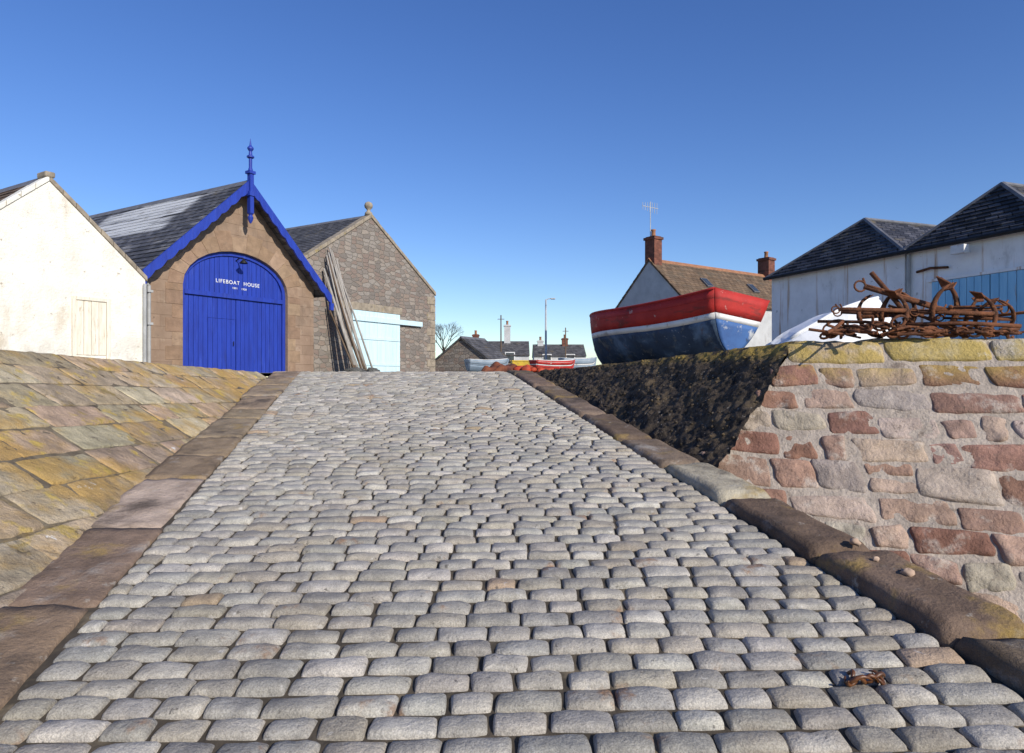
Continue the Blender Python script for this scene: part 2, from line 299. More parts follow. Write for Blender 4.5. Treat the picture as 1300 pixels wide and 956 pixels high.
def kerb(label, xa, xb, h, cols, lens, sink, amp, e, hf=None, edge=.02):
    mb=MB(); d=-2.0
    while d<13.1:
        L=R.uniform(*lens); d1=min(d+L,13.25); g=.003
        ja=R.uniform(-edge,edge); jb=R.uniform(-.02,.02); hz=R.uniform(-.008,.008)
        def f(a,b,d0=d+g,d1=d1-g,ja=ja,jb=jb):
            dd=d0+(d1-d0)*b; return Vector((xa(dd)+ja*(1-a)+(xb(dd)-xa(dd))*a+jb*a,dd+.03*a,slipz(dd)))
        mb.col=vary(cols(d),.15)
        pillow(mb,f,nS,h+hz,e/.5,e*.8/L,10,12,R.uniform(0,60),amp=amp,fr=6.5,sink=sink,dome=.0,cr=.006,tilt=(R.uniform(-.01,.01),R.uniform(-.012,.012)),wav=.7,hf=hf)
        d=d1
    return struct(mb.build('kerb',M['kerb'],smooth=True,recalc=False),label)
kerb('sandstone kerb on the left of the slipway',lambda d:xl(d)-KL-.03,lambda d:xl(d)-.012,.018,
     lambda d:(.44,.38,.31) if 4.2<d<5.0 else ((.25,.18,.13) if d<4.2 else R.choice([(.33,.265,.185),(.30,.235,.165),(.36,.29,.205)])),(.6,1.2),.07,.015,.008,edge=.03)
kerb('raised dark kerb on the right of the slipway',lambda d:xr(d)+.02,lambda d:xr(d)+KR,.035,
     lambda d:(.42,.36,.29) if 4.8<d<5.6 else R.choice([(.18,.132,.098),(.155,.115,.086),(.21,.155,.115)]),(.8,1.5),.5,.014,.005,
     hf=lambda q:.06*max(0,min(1,(7.0-q.y)/3)),edge=.012)

# ------------------------------------------------------------------ quay, beach
zt=lambda d:ZQ+max(0,.0283*(12.7-d))
xt=lambda d:-5.05+.0233*d
zT=lambda d:ZQ+.27*max(0,min(1,(12.7-d)/5.7))
xT=lambda d:2.91-.405*(d-7)
KW=.34
mb=MB()
mb.grid(lambda a,b:(lambda dd:Vector((xt(dd)-.02-300*(1-a)**3,dd,zt(dd)-.02)))(-20+32.7*b),8,20)
def qr(a,b):
    xs=xT(7.02+5.68*b)+.02; x=xs+30*a**3; y0=7.02-KW*(x-2.91); dd=y0+(12.7-y0)*b
    return Vector((x,dd,zT(7.02+5.68*b)-.02))
mb.grid(qr,14,12)
mb.add([(-300,12.7,ZQ-.02),(xl(12.7)-.46,12.7,ZQ-.02),(xl(13.3)-.46,13.3,ZQ-.01),(-300,13.3,ZQ-.02)],[(0,1,2,3)])
mb.add([(xr(12.7)+.40,12.7,ZQ-.02),(300,12.7,ZQ-.02),(300,13.3,ZQ-.02),(xr(13.3)+.40,13.3,ZQ-.01)],[(0,1,2,3)])
mb.add([(-600,13.3,ZQ-.01),(600,13.3,ZQ-.01),(600,900,ZQ-.01),(-600,900,ZQ-.01)],[(0,1,2,3)])
struct(mb.build('quay_ground',M['quay'],recalc=False))
mb=MB(); mb.add([(-900,-600,-1.05),(900,-600,-1.05),(900,900,-1.05),(-900,900,-1.05)],[(0,1,2,3)])
struct(mb.build('harbour_bed',M['sand'],recalc=False))

# left revetment
rv=root('sloping_revetment','sloping lichened sandstone block revetment on the left of the slipway','wall',(0,0,0))
Dn=Vector((.852,0,-.524)); nL=Vector((.524,-.02,.852)).normalized()
def LP(dd,s): return Vector((xt(dd),dd,zt(dd)))+Dn*s
mb=MB(); mk_=MB()
mk_.grid(lambda a,b:LP(-2.5+15.2*a,4.2*b)-nL*.001,60,20)
s0=0
heights=[.30,.34,.38,.32,.36,.34,.38,.36,.36,.36,.38]
palL=[(.40,.33,.235),(.44,.365,.26),(.36,.305,.22),(.42,.34,.235),(.47,.405,.30)]
for hgt in heights:
    dd=-2.5+R.uniform(0,.4)
    while dd<12.6:
        L=R.uniform(.4,.9); e=min(dd+L,12.75)
        if LP((dd+e)/2,s0).z>slipz((dd+e)/2)-.15:
            j=[(R.uniform(-.035,.035),R.uniform(-.018,.018)) for _ in range(4)]
            def f(a,b,d0=dd+.003,d1=e-.003,s0=s0+.003,s1=s0+hgt-.003,j=j):
                w4=((1-a)*(1-b),a*(1-b),(1-a)*b,a*b)
                return LP(d0+(d1-d0)*a+sum(q*t[0] for q,t in zip(w4,j)), s0+(s1-s0)*b+sum(q*t[1] for q,t in zip(w4,j)))
            mb.col=vary(R.choice(palL),.12)
            pillow(mb,f,nL,.009*R.uniform(.6,1.4),.020/L,.020/hgt,9,7,R.uniform(0,60),amp=.015,fr=5.5,sink=.007,dome=.1,cr=.022,tilt=(R.uniform(-.004,.004),R.uniform(-.004,.004)),wav=1.3)
        dd=e
    s0+=hgt
mb.build('stonework',M['reveted'],rv,smooth=True,recalc=False)
mk_.build('mortar',M['mortar_grey'],rv,recalc=False)

# right dark revetment
mb=MB()
def DK(a,b):
    dd=7+5.7*a; top=Vector((xT(dd),dd,zT(dd))); bot=Vector((1.82+(.38-1.82)*a,6.22+6.48*a,.62+.99*a))
    q=top.lerp(bot,b)
    hh=.045*noise.noise(q*2.2)+.03*noise.noise(q*6)+.02*noise.noise(q*14)+.013*noise.noise(q*31)
    return q+Vector((-.6,-.1,.75))*(hh+.02)*(min(1,b*8+.35))
mb.grid(DK,340,120)
for i in range(420):
    a,b=R.random(),R.uniform(.03,.97); r=R.uniform(.006,.026)
    mb.lump(DK(a,b),r,(1,1,.7),i,.6,6)
tag(mb.build('weedy_revetment',M['tar'],smooth=True,recalc=False),'dark weed-blackened slope between the right kerb and the red boat','wall')

# right harbour wall
hw=root('harbour_wall','battered quay wall of red and cream stone under the rusty anchors','wall',(0,0,0))
BT=.637; nW=Vector((-KW,-1,BT)).normalized()
ZW=zT(7)
def WP(x,z): return Vector((x,7-KW*(x-2.91)-(ZW-z)*BT,z))
def xc(z): return 2.91-(ZW-z)*.86
mb=MB(); bk=MB()
bk.add([WP(xc(ZW-.02)+.02,ZW-.02),WP(16,ZW-.02),WP(16,-1.1),WP(xc(-1.1)+.02,-1.1)],[(0,1,2,3)])
palW=[(.26,.14,.105),(.31,.185,.14),(.41,.30,.235),(.43,.335,.265),(.46,.385,.31),(.37,.245,.19),(.40,.285,.225),(.235,.13,.098),(.39,.27,.215),(.42,.36,.30),(.36,.31,.265),(.33,.21,.165)]
z=ZW; k=0
while z>-1.0:
    hgt=R.uniform(.19,.27) if k else .23
    x=xc(z-hgt/2)-.01
    dr_=.04*min(k,4)/4
    while x<15:
        L=R.uniform(.24,.68)
        if k==0: L=R.uniform(.4,.85)
        if x>8: L=R.uniform(.8,1.3)
        subs=[(0,1)]
        if k and R.random()<.15 and hgt>.23: subs=[(0,.46),(.46,1)]
        for (u,v) in subs:
            g=R.uniform(.005,.014)
            jj=.030 if k else .014
            j=[(R.uniform(-jj,jj),R.uniform(-jj,jj)) for _ in range(4)]
            dz=-dr_*(x-2.0)+(R.uniform(-.012,.012) if k else R.uniform(-.012,.012))
            def f(a,b,x0=x+g,x1=x+L-g,z0=z-hgt*u-g*.8,z1=z-hgt*v+g*.8,j=j,dz=dz):
                w4=((1-a)*(1-b),a*(1-b),(1-a)*b,a*b)
                return WP(x0+(x1-x0)*a+sum(q*t[0] for q,t in zip(w4,j)), dz+z0+(z1-z0)*b+sum(q*t[1] for q,t in zip(w4,j)))
            mb.col=vary((.40,.33,.22) if k==0 else R.choice(palW),.15)
            pillow(mb,f,nW,.017*R.uniform(.4,1.6) if k else .026*R.uniform(.5,1.4),.025/L,.025/(hgt*(v-u)),8,6,R.uniform(0,60),amp=.019,fr=6.5,sink=.014,dome=.25,cr=.06 if k else .05,tilt=(R.uniform(-.015,.015),R.uniform(-.015,.015)),wav=1.3)
        x+=L
    z-=hgt; k+=1
mb.build('stonework',M['wallstone'],hw,smooth=True,recalc=False)
bk.build('mortar',M['mortar_cream'],hw,recalc=False)
mb=MB(); x=2.86
while x<15:
    L=R.uniform(.4,.9); g=.004
    f=lambda a,b,x0=x+g,x1=x+L-g:Vector((x0+(x1-x0)*a,6.97-KW*(x0+(x1-x0)*a-2.91)+.55*b,ZW-.01))
    mb.col=vary((.40,.33,.22),.15)
    pillow(mb,f,Vector((0,0,1)),.025*R.uniform(.3,1.6),.03,.06,5,4,R.uniform(0,60),amp=.03,fr=6,sink=.06,dome=.1,cr=.04)
    x+=L
mb.build('coping',M['wallstone'],hw,smooth=True,recalc=False)

# ------------------------------------------------------------------ buildings
def slope_rows(mb, xr_, zr_, xe, ze, y0, y1, row=.2, lift=.016):
    d=Vector((xe-xr_,0,ze-zr_)); L=d.length; d.normalize()
    n=Vector((-d.z,0,d.x)); n = n if n.z>0 else -n
    k=max(1,int(L/row)); st=L/k; a=Vector((xr_,0,zr_))
    for i in range(k):
        p=a+d*st*i; q=a+d*(st*(i+1)+.01)
        qa=q+n*lift
        m=max(1,int((y1-y0)/.8)); ys=[y0+(y1-y0)*t/m for t in range(m+1)]
        for t in range(m):
            j1=R.uniform(-.006,.006)
            mb.add([(p.x,ys[t],p.z),(p.x,ys[t+1],p.z),(qa.x,ys[t+1],qa.z+j1),(qa.x,ys[t],qa.z+j1)],[(0,1,2,3)])
            mb.add([(qa.x,ys[t],qa.z+j1),(qa.x,ys[t+1],qa.z+j1),(q.x,ys[t+1],q.z),(q.x,ys[t],q.z)],[(0,1,2,3)])
    a2=a-n*.012; b2=a+d*L-n*.012
    mb.prism([(a2.x,a2.z),(b2.x,b2.z),(b2.x-n.x*.06,b2.z-n.z*.06),(a2.x-n.x*.06,a2.z-n.z*.06)],y0+.005,y1-.005)
def gabled(rt, w, ln, ze, za, wall, roof, front=None, ov=.2, fo=.1, row=.2, ridge='lead', skew=False):
    gp=[(0,0),(w,0),(w,ze),(w/2,za),(0,ze)]
    mb=MB(); mb.prism(front or gp,0,.3); mb.prism(gp,ln-.3,ln)
    mb.box(0,.3,.3,ln-.3,0,ze-.02); mb.box(w-.3,w,.3,ln-.3,0,ze-.02)
    mb.build('wall',M[wall],rt)
    m=(za-ze)/(w/2); mb=MB(); zr=za+.09
    y0=-fo if not skew else .16; y1=ln+fo*.5 if not skew else ln-.16
    slope_rows(mb,w/2,zr,-ov,zr-(w/2+ov)*m,y0,y1,row); slope_rows(mb,w/2,zr,w+ov,zr-(w/2+ov)*m,y0,y1,row)
    rf=mb.build('roof',M[roof],rt,recalc=False)
    mb=MB(); mb.prism([(w/2-.14,zr-.11),(w/2,zr+.05),(w/2+.14,zr-.11),(w/2+.12,zr-.13),(w/2,zr+.0),(w/2-.12,zr-.13)],y0-.01,y1); mb.build('ridge_capping',M[ridge],rf)
    return rf,zr,m
RZ=math.atan2(.857,.514)
def planks(mb, x0, x1, z0, ztop, y0, y1, w=.14, gap=.012):
    n=max(1,round((x1-x0)/w)); st=(x1-x0)/n
    for i in range(n):
        a=x0+st*i+gap/2; b=x0+st*(i+1)-gap/2; j=R.uniform(-.004,.004)
        za,zb=(ztop(a),ztop(b)) if callable(ztop) else (ztop,ztop)
        mb.prism([(a,z0),(b,z0),(b,zb),(a,za)],y0+j,y1)

# --- lifeboat house
lb=root('boat_house','stone lifeboat house with blue arched doors and blue bargeboards','boathouse',(-9.08,17,ZQ-.01),RZ)
W=5.42; ZE=2.71; ZA=5.3
s1,s2,zs,rise=.953,4.388,2.34,1.09; cx=(s1+s2)/2; hw_=(s2-s1)/2
def arch(hx,hz,n=22,z0=zs): return [(cx-hx*math.cos(PI*i/n), z0+hz*math.sin(PI*i/n)) for i in range(n+1)]
front=[(0,0),(s1,0)]+arch(hw_,rise)+[(s2,0),(W,0),(W,ZE),(W/2,ZA),(0,ZE)]
rf,zr,m=gabled(lb,W,8.2,ZE,ZA,'boatstone','slate',front,ov=.3,fo=.38)
mb=MB(); n=13
def ell(a,o): return (cx-(hw_+o)*math.cos(a), zs+(rise+o)*math.sin(a))
for i in range(n):
    a0=PI*i/n+.004; a1=PI*(i+1)/n-.004; o=.42+(.16 if i%2 else 0)
    mb.col=vary(R.choice([(.32,.23,.16),(.29,.205,.14),(.34,.25,.175)]),.06,.02)
    mb.prism([ell(a0,.004),ell(a1,.004),ell(a1,o),ell(a0,o)],-.012,.05)
for sx,sg in ((s1,-1),(s2,1)):
    z=0
    while z<zs-.02:
        h=min(.36,zs-z); wd=.3+(.18 if int(z/.36)%2 else 0)
        mb.col=vary(R.choice([(.31,.22,.15),(.28,.195,.13),(.26,.18,.125)]),.06,.02)
        a,b=sorted((sx+sg*.004,sx+sg*wd)); mb.box(a,b,-.010,.05,z+.003,z+h-.003); z+=h
mb.build('arch_surround',M['dressed'],lb,bevel=.006)
mb=MB(); o=arch(hw_-.004,rise-.004); i_=arch(hw_-.11,rise-.11)
pts=[(s1+.004,0)]+o+[(s2-.004,0),(s2-.11,0)]+i_[::-1]+[(s1+.11,0)]
mb.prism(pts,.10,.24); fr=mb.build('door_frame',M['blue'],lb)
ztr=2.12
mb=MB(); mb.box(s1+.112,s2-.112,.085,.235,ztr,ztr+.12); mb.build('transom',M['blue'],fr)
mb=MB()
topf=lambda x: zs+(rise-.112)*math.sqrt(max(0,1-((x-cx)/(hw_-.112))**2))
planks(mb,s1+.115,s2-.115,ztr+.122,topf,.15,.23,.15); mb.build('arch_panel',M['blue'],fr)
for k,(a,b) in enumerate(((s1+.115,cx-.006),(cx+.006,s2-.115))):
    mb=MB()
    if k==0:
        planks(mb,a,a+.71,.02,ztr-.01,.15,.23,.15); planks(mb,a+.71,b,1.54,ztr-.01,.15,.23,.15); mb.build('door',M['blue'],lb)
        mb=MB(); planks(mb,a+.716,b-.004,.025,1.533,.148,.22,.15)
        wd=mb.build('wicket_door',M['blue'],lb); wd['label']='small blue wicket door set in the left leaf'
        mb=MB(); mb.tube([(b-.1,.12,.8),(b-.1,.10,.8),(b-.1,.10,.92)],.012,6); mb.build('handle',M['black'],wd)
    else:
        planks(mb,a,b,.02,ztr-.01,.15,.23,.15); mb.build('door',M['blue'],lb)
def text(body,size,parent,loc,name='lettering'):
    cu=bpy.data.curves.new('t','FONT'); cu.body=body; cu.size=size; cu.align_x='CENTER'; cu.extrude=.003; cu.space_character=1.22
    t=bpy.data.objects.new('t',cu); C.objects.link(t); bpy.context.view_layer.update()
    me=bpy.data.meshes.new_from_object(t.evaluated_get(bpy.context.evaluated_depsgraph_get())); bpy.data.objects.remove(t)
    me.materials.clear(); me.materials.append(M['letter'])
    o=bpy.data.objects.new(name,me); C.objects.link(o); o.parent=parent; o.location=loc; o.rotation_euler=(PI/2,0,0); return o
text('LIFEBOAT',.15,fr,(cx-.27,.138,2.53)); text('HOUSE',.15,fr,(cx+.52,.138,2.53))
text('1891',.075,fr,(cx-.04,.138,2.40)); text('1928',.075,fr,(cx+.26,.138,2.40))
mb=MB(); mb.tube([(cx,.16,3.2),(cx,-.02,3.27),(cx,-.14,3.26),(cx,-.19,3.2)],.016,6); lp=mb.build('wall_lamp',M['black'],lb)
mb=MB(); mb.lathe([(.03,.10),(.05,.08),(.12,0),(.11,-.01),(.02,.03)],(cx,-.19,3.11)); mb.build('lamp_shade',M['black'],lp,smooth=True)
for sg in (-1,1):
    top=[];bot=[]; N=10; L=W/2+.36
    for i in range(N*6+1):
        t=i/(N*6); x=W/2+sg*L*t; zz=zr+.05-L*t*m
        top.append((x,zz))
        dz=.26+.06*abs(math.sin(PI*i/6))
        bot.append((x,zz-dz))
    mb=MB()
    for i in range(N*6): mb.prism([top[i],top[i+1],bot[i+1],bot[i]],-.44,-.385)
    mb.box(W/2+sg*L-.07,W/2+sg*L+.07,-.45,-.38,zr-L*m-.42,zr-L*m-.2)
    mb.build('bargeboard',M['blue'],lb)
mb=MB()
xa=W/2
mb.box(xa-.06,xa+.06,-.5,-.37,zr-.9,zr+.2)
mb.lathe([(.02,-.28),(.06,-.2),(.08,-.12),(.05,-.05),(.09,0)],(xa,-.43,zr-.9),10)
mb.box(xa-.1,xa+.1,-.53,-.33,zr-.42,zr-.3)
mb.box(xa-.1,xa+.1,-.53,-.33,zr+.2,zr+.28)
mb.lathe([(.075,0),(.06,.05),(.045,.1),(.045,.35),(.10,.38),(.10,.42),(.05,.45),(.04,.55),(.085,.62),(.085,.66),(.03,.72),(.012,.85),(.003,.92)],(xa,-.43,zr+.28),10)
mb.build('finial',M['blue'],lb,smooth=False)
mb=MB(); xg=-.36; mb.tube([(xg,-.3,zr-(W/2+.36)*m-.02),(xg,8.2,zr-(W/2+.36)*m-.02)],.05,8)
mb.tube([(xg+.02,-.2,ZE-.3),(-.08,-.2,ZE-.55),(-.08,-.2,0)],.045,8)
mb.box(-.15,-.01,-.27,-.13,1.2,1.26); mb.box(-.15,-.01,-.27,-.13,2.0,2.06)
mb.build('drainpipe',M['greypipe'],lb)

# --- white house
wh=root('house','whitewashed gabled house at the left edge with a boarded window','house',(-10.71,12.49,ZQ-.01),RZ)
w=4.1; ze=2.19; za=4.0
gabled(wh,w,5.5,ze,za,'white','browntile',ov=.02,skew=True)
mm=(za-ze)/(w/2)
for sg in (-1,1):
    mb=MB(); L=w/2+.05; n=8
    for i in range(n):
        t0=L*i/n+.004; t1=L*(i+1)/n-.004; j=R.uniform(-.012,.012)
        mb.prism([(w/2+sg*t0,za+.13-t0*mm+j),(w/2+sg*t1,za+.13-t1*mm+j),(w/2+sg*t1,za+.01-t1*mm),(w/2+sg*t0,za+.01-t0*mm)],-.03,.3)
    mb.build('gable_coping',M['stone' if sg>0 else 'white'],wh,bevel=.015)
mb=MB(); mb.box(w/2-.1,w/2+.1,-.05,.32,za+.08,za+.2); mb.build('apex_stone',M['stone'],wh,bevel=.03)
mb=MB(); planks(mb,2.56,3.2,.4,1.58,-.02,.03,.16); wn=mb.build('boarded_window',M['peel'],wh)
mb=MB(); mb.box(2.48,2.56,-.05,.04,.32,1.66); mb.box(3.2,3.28,-.05,.04,.32,1.66); mb.box(2.562,3.198,-.05,.04,1.58,1.66); mb.box(2.44,3.32,-.09,.05,.24,.318); mb.build('frame',M['peel'],wn,bevel=.008)
mb=MB(); mb.tube([(w-.05,-.07,0),(w-.05,-.07,ze-.1)],.04,8); mb.build('drainpipe',M['greypipe'],wh)

# --- stone shed
SO=Vector((-7.57,23.04,ZQ-.01))
sh=root('stone_shed','rubble stone shed with a pale blue sliding door','shed',SO,RZ)
w=8.12; ze=3.48; za=6.08
d0,d1,dh=3.0,5.7,2.44
front=[(0,0),(d0+.1,0),(d0+.1,dh-.1),(d1-.1,dh-.1),(d1-.1,0),(w,0),(w,ze),(w/2,za),(0,ze)]
gabled(sh,w,8,ze,za,'rubble','slate2',front,ov=.05,skew=True)
mm=(za-ze)/(w/2)
for sg in (-1,1):
    mb=MB(); L=w/2+.05
    n=9
    for i in range(n):
        t0=L*i/n+.006; t1=L*(i+1)/n-.006; j=R.uniform(-.012,.012)
        mb.prism([(w/2+sg*t0,za+.17-t0*mm+j),(w/2+sg*t1,za+.17-t1*mm+j),(w/2+sg*t1,za+.02-t1*mm),(w/2+sg*t0,za+.02-t0*mm)],-.05,.3)
    mb.build('gable_coping',M['stone'],sh,bevel=.015)
mb=MB(); mb.lathe([(.16,0),(.14,.1),(.07,.16),(.07,.22),(.15,.3),(.17,.38),(.13,.48),(.04,.53)],(w/2,.12,za+.12),12); mb.build('ball_finial',M['stone'],sh,smooth=True)
mb=MB(); planks(mb,d0,d1,.04,dh,-.07,-.02,.22,.006); dr=mb.build('door',M['paleblue'],sh)
mb=MB(); mb.box(d0+.03,d1-.03,-.1,-.074,.35,.45); mb.box(d0+.03,d1-.03,-.1,-.074,1.35,1.45); mb.build('ledge',M['paleblue'],dr)
mb=MB(); mb.box(d0-.05,7.1,-.14,-.03,dh-.40,dh-.2); mb.build('sliding_rail',M['paleblue'],sh,bevel=.01)
mb=MB(); mb.box(d0-.7,d1+.2,-.025,.1,dh+.02,dh+.3); mb.build('lintel',M['stone'],sh,bevel=.01)
mb=MB()
z=0;i=0
while z<ze-.2:
    a=.55 if i%2 else .32; mb.box(w-a,w+.02,-.025,.1+.3*(i%2==0),z+.01,z+.33); z+=.34; i+=1
mb.build('quoin',M['stone'],sh,bevel=.015)
RM=Matrix.Rotation(RZ,3,'Z')
def S(x,y,z): return SO+RM@Vector((x,y,z))
G='spars leaning in a bundle beside the pale blue door'
for i in range(16):
    t=i/15
    bx=1.75+.85*t+R.uniform(-.05,.05); tx=1.35+.6*t+R.uniform(-.14,.14); zz=R.uniform(3.3,4.6); yb=-1.15-R.uniform(0,.35)
    if i<2: tx=bx-.1; zz=R.uniform(2.2,3.0)
    a=S(bx,yb,.0); b=S(tx,-.12-R.uniform(0,.1),zz)
    r=R.uniform(.03,.055)
    mb=MB(); mid=a.lerp(b,.5)+Vector((R.uniform(-.05,.05),0,R.uniform(-.06,.02)))
    mb.tube([a,mid,b],[r*1.15,r,r*.8],8)
    o=mb.build('timber_spar',M['spar_dark' if i<2 or i in (6,10) else 'spar'],smooth=True)
    tag(o,'weathered timber spar leaning in the bundle left of the pale blue shed door','spar',G)
mb=MB()
for i in range(22):
    q=S(R.uniform(1.2,2.5),-1.7+R.uniform(-.3,.3),R.uniform(0,.12)); mb.lump(q,R.uniform(.12,.24),(1,1,.6),i,.6,10)
tag(mb.build('net_heap',M['net'],smooth=True),'low heap of grey netting at the foot of the leaning spars','netting')

# --- cottage on the right
ct=root('cottage','cottage with brown roof, brown brick chimneys and a shaded gable behind the boat','cottage',(4.9,31.6,ZQ-.01),math.atan2(-.815,.579))
w=3.88; ze=3.13; za=5.0
rf,zr,m=gabled(ct,w,9.1,ze,za,'harl','browntile',ov=.15,fo=.04,row=.3,ridge='pot')
def chimney(parent,x,y,z0,h,a,b,pots,mat='brick'):
    mb=MB(); mb.box(x-a,x+a,y-b,y+b,z0,z0+h-.15); mb.box(x-a-.05,x+a+.05,y-b-.05,y+b+.05,z0+h-.148,z0+h-.04); mb.box(x-a+.02,x+a-.02,y-b+.02,y+b-.02,z0+h-.038,z0+h)
    ch=mb.build('chimney',M[mat],parent)
    for t in pots:
        mb=MB(); mb.lathe([(.11,0),(.1,.04),(.09,.25),(.11,.27),(.11,.32),(.07,.33)],(x+t,y,z0+h),10); mb.build('chimney_pot',M['pot'],ch,smooth=True)
    return ch
chimney(rf,w/2,.28,za-.3,1.4,.28,.24,(0,))
mb=MB(); z=za+1.1; mb.tube([(w/2-.2,.3,za+.6),(w/2-.2,.3,z+1.6)],.02,6)
mb.tube([(w/2-.2,-.2,z+1.35),(w/2-.2,.8,z+1.35)],.015,6)
for k in range(7):
    y=-.18+k*.15; l=.16+.015*k; mb.tube([(w/2-.2,y,z+1.35-l),(w/2-.2,y,z+1.35+l)],.01,5)
mb.build('aerial',M['galv'],rf)
chimney(rf,w/2,8.6,za-.3,1.3,.32,.26,(0,))
for yy in (2.6,6.0):
    x=w/2+1.05; z=zr-1.05*m
    mb=MB(); M4=Matrix.Translation((x,yy,z+.05))@Matrix.Rotation(math.atan(m),4,'Y'); mb.box(-.3,.3,-.22,.22,-.02,.05,M4); sk=mb.build('skylight',M['lead'],rf)
    mb=MB(); mb.box(-.25,.25,-.17,.17,.052,.062,M4); mb.build('pane',M['glass'],sk)

# --- hipped sheds on the right
rz=math.atan2(-.938,.346)
def hipped(label, x0, w, ze, za, sback, ln):
    o=Vector((7.61,20,ZQ-.01))+Vector((.346,-.938,0))*x0
    rt=root('harbour_shed',label,'shed',o,rz)
    mb=MB(); mb.box(0,w,0,.25,0,ze); mb.box(0,w,ln-.25,ln,0,ze); mb.box(0,.25,.25,ln-.25,0,ze); mb.box(w-.25,w,.25,ln-.25,0,ze); mb.build('wall',M['rustwall'],rt)
    e=.12; z0=ze-.03; mb=MB()
    a=(-e,-e,z0);b=(w+e,-e,z0);c=(w+e,ln+e,z0);d=(-e,ln+e,z0);p=(w/2,sback,za);q=(w/2,ln-sback,za)
    for pts in ([a,b,p],[b,c,q,p],[c,d,q],[d,a,p,q]): mb.add(pts,[tuple(range(len(pts)))])
    mb.add([a,b,c,d],[(0,3,2,1)])
    r=mb.build('roof',M['hipslate'],rt)
    mb=MB(); A=Vector(a);B=Vector(b);Pp=Vector(p); nn=(B-A).cross(Pp-A).normalized(); nn=nn if nn.z>0 else -nn
    K=13
    for i in range(K):
        t0=i/K; t1=min(1,(i+1.05)/K)
        l0=A.lerp(Pp,t0); r0=B.lerp(Pp,t0); l1=A.lerp(Pp,t1); r1=B.lerp(Pp,t1)
        mb.add([l0+nn*.03,r0+nn*.03,r1+nn*.006,l1+nn*.006],[(0,1,2,3)]); mb.add([l0+nn*.03,r0+nn*.03,r0+nn*.002,l0+nn*.002],[(0,1,2,3)])
    mb.build('slate_courses',M['hipslate'],r,recalc=False)
    mb=MB()
    for s_,t_ in ((a,p),(b,p),(p,q),(c,q),(d,q)): mb.tube([s_,t_],.055,6)
    mb.build('ridge_capping',M['lead'],r)
    mb=MB(); mb.tube([(-e,-e-.05,z0-.01),(w+e-.13,-e-.05,z0-.01)],.05,8); mb.build('gutter',M['black'],rt)
    return rt
h1=hipped('white hip-roofed shed with a plain wall behind the white dinghy',0,4.4,2.83,4.15,1.19,9)
h2=hipped('white hip-roofed shed with sky blue doors at the right edge',4.5,3.1,2.83,4.05,.85,9)
mb=MB(); planks(mb,.62,1.9,.05,2.02,-.05,-.01,.17); mb.build('door',M['skyblue'],h2)
mb=MB(); planks(mb,1.92,2.95,.05,2.02,-.05,-.01,.17); mb.build('door',M['skyblue'],h2)
mb=MB(); mb.box(.5,3.0,-.06,-.005,2.03,2.09); mb.build('lintel',M['rustwall'],h2)
mb=MB(); mb.tube([(1.45,0,2.55),(1.45,-.25,2.6)],.02,6); mb.box(1.3,1.6,-.38,-.22,2.5,2.68); mb.build('flood_lamp',M['boatwhite'],h2,bevel=.02)
mb=MB(); mb.tube([(.05,-.06,0),(.05,-.06,2.75)],.04,8); mb.build('drainpipe',M['greypipe'],h2)
mb=MB(); mb.tube([(.25,-.05,2.3),(.6,-.07,2.34),(1.0,-.05,2.3)],.03,6); mb.build('bracket',M['rust'],h2)

# --- distant houses
def row_house(label, px0, px1, d, ridge_py, eave_py, roof, chs):
    x0=(px0-650)/F*d; x1=(px1-650)/F*d; ze=(478-eave_py)/F*d+CZ-ZQ; za=(478-ridge_py)/F*(d+2.2)+CZ-ZQ
    rt=root('house',label,'house',(x0,d+4.4,ZQ-.01),-PI/2)
    rf,zr,m=gabled(rt,4.4,x1-x0,ze,za,'harl',roof,ov=.15,fo=.05)
    for (px,h,mat) in chs:
        yy=(px-650)/F*(d+2.2)-x0; chimney(rf,2.2,yy,za-.3,h,.3,.26,(-.12,.12),mat)
    for t in (.25,.7):
        mb=MB(); y=(x1-x0)*t; mb.box(4.38,4.46,y-.4,y+.4,.9,1.9); wn=mb.build('window',M['boatwhite'],rt)
        mb=MB(); mb.box(4.462,4.47,y-.33,y+.33,.97,1.83); mb.build('pane',M['glass'],wn)
row_house('distant slate-roofed house with a tall white chimney',590,672,55,435,451,'slate2',[(644,1.8,'harl'),(604,1.0,'brick')])
row_house('distant slate-roofed house just left of the red boat',678,744,60,439,452,'slate2',[(717,1.0,'brick'),(686,.8,'harl')])
lo=root('low_shed','low shed with a slate roof right of the stone shed','shed',((545-650)/F*33,35.5,ZQ-.01),math.atan2(-.45,.893))
gabled(lo,3.2,2.4,.7,1.85,'rubble','slate2',ov=.1)
p=P(693,380,36)
lt=root('street_lamp','tall grey street lamp rising above the distant roofs','street lamp',(p.x,36,ZQ-.01)); H=p.z-ZQ
mb=MB(); mb.tube([(0,0,0),(0,0,1),(0,0,H)],[.08,.06,.04],8); mb.build('pole',M['galv'],lt,smooth=True)
mb=MB(); mb.tube([(0,0,H-.02),(.12,0,H+.03),(.3,0,H+.05)],.025,6); mb.build('arm',M['galv'],lt)
mb=MB(); mb.box(.25,.5,-.07,.07,H,H+.08); mb.build('lamp_head',M['galv'],lt,bevel=.03)
for px,py,d,lab in ((636,400,50,'thin wooden pole left of the white chimney'),(718,416,58,'thin wooden pole right of the street lamp')):
    q=P(px,py,d); mb=MB(); mb.tube([(q.x,d,ZQ-.01),(q.x,d,q.z)],[.06,.045],7); mb.tube([(q.x-.25,d,q.z-.3),(q.x+.25,d,q.z-.3)],.025,6)
    tag(mb.build('utility_pole',M['spar_dark']),lab,'pole')
q=P(563,404,62); tr=root('bare_tree','bare winter tree showing just right of the stone shed','tree',(q.x,62,ZQ-.01)); H=q.z-ZQ
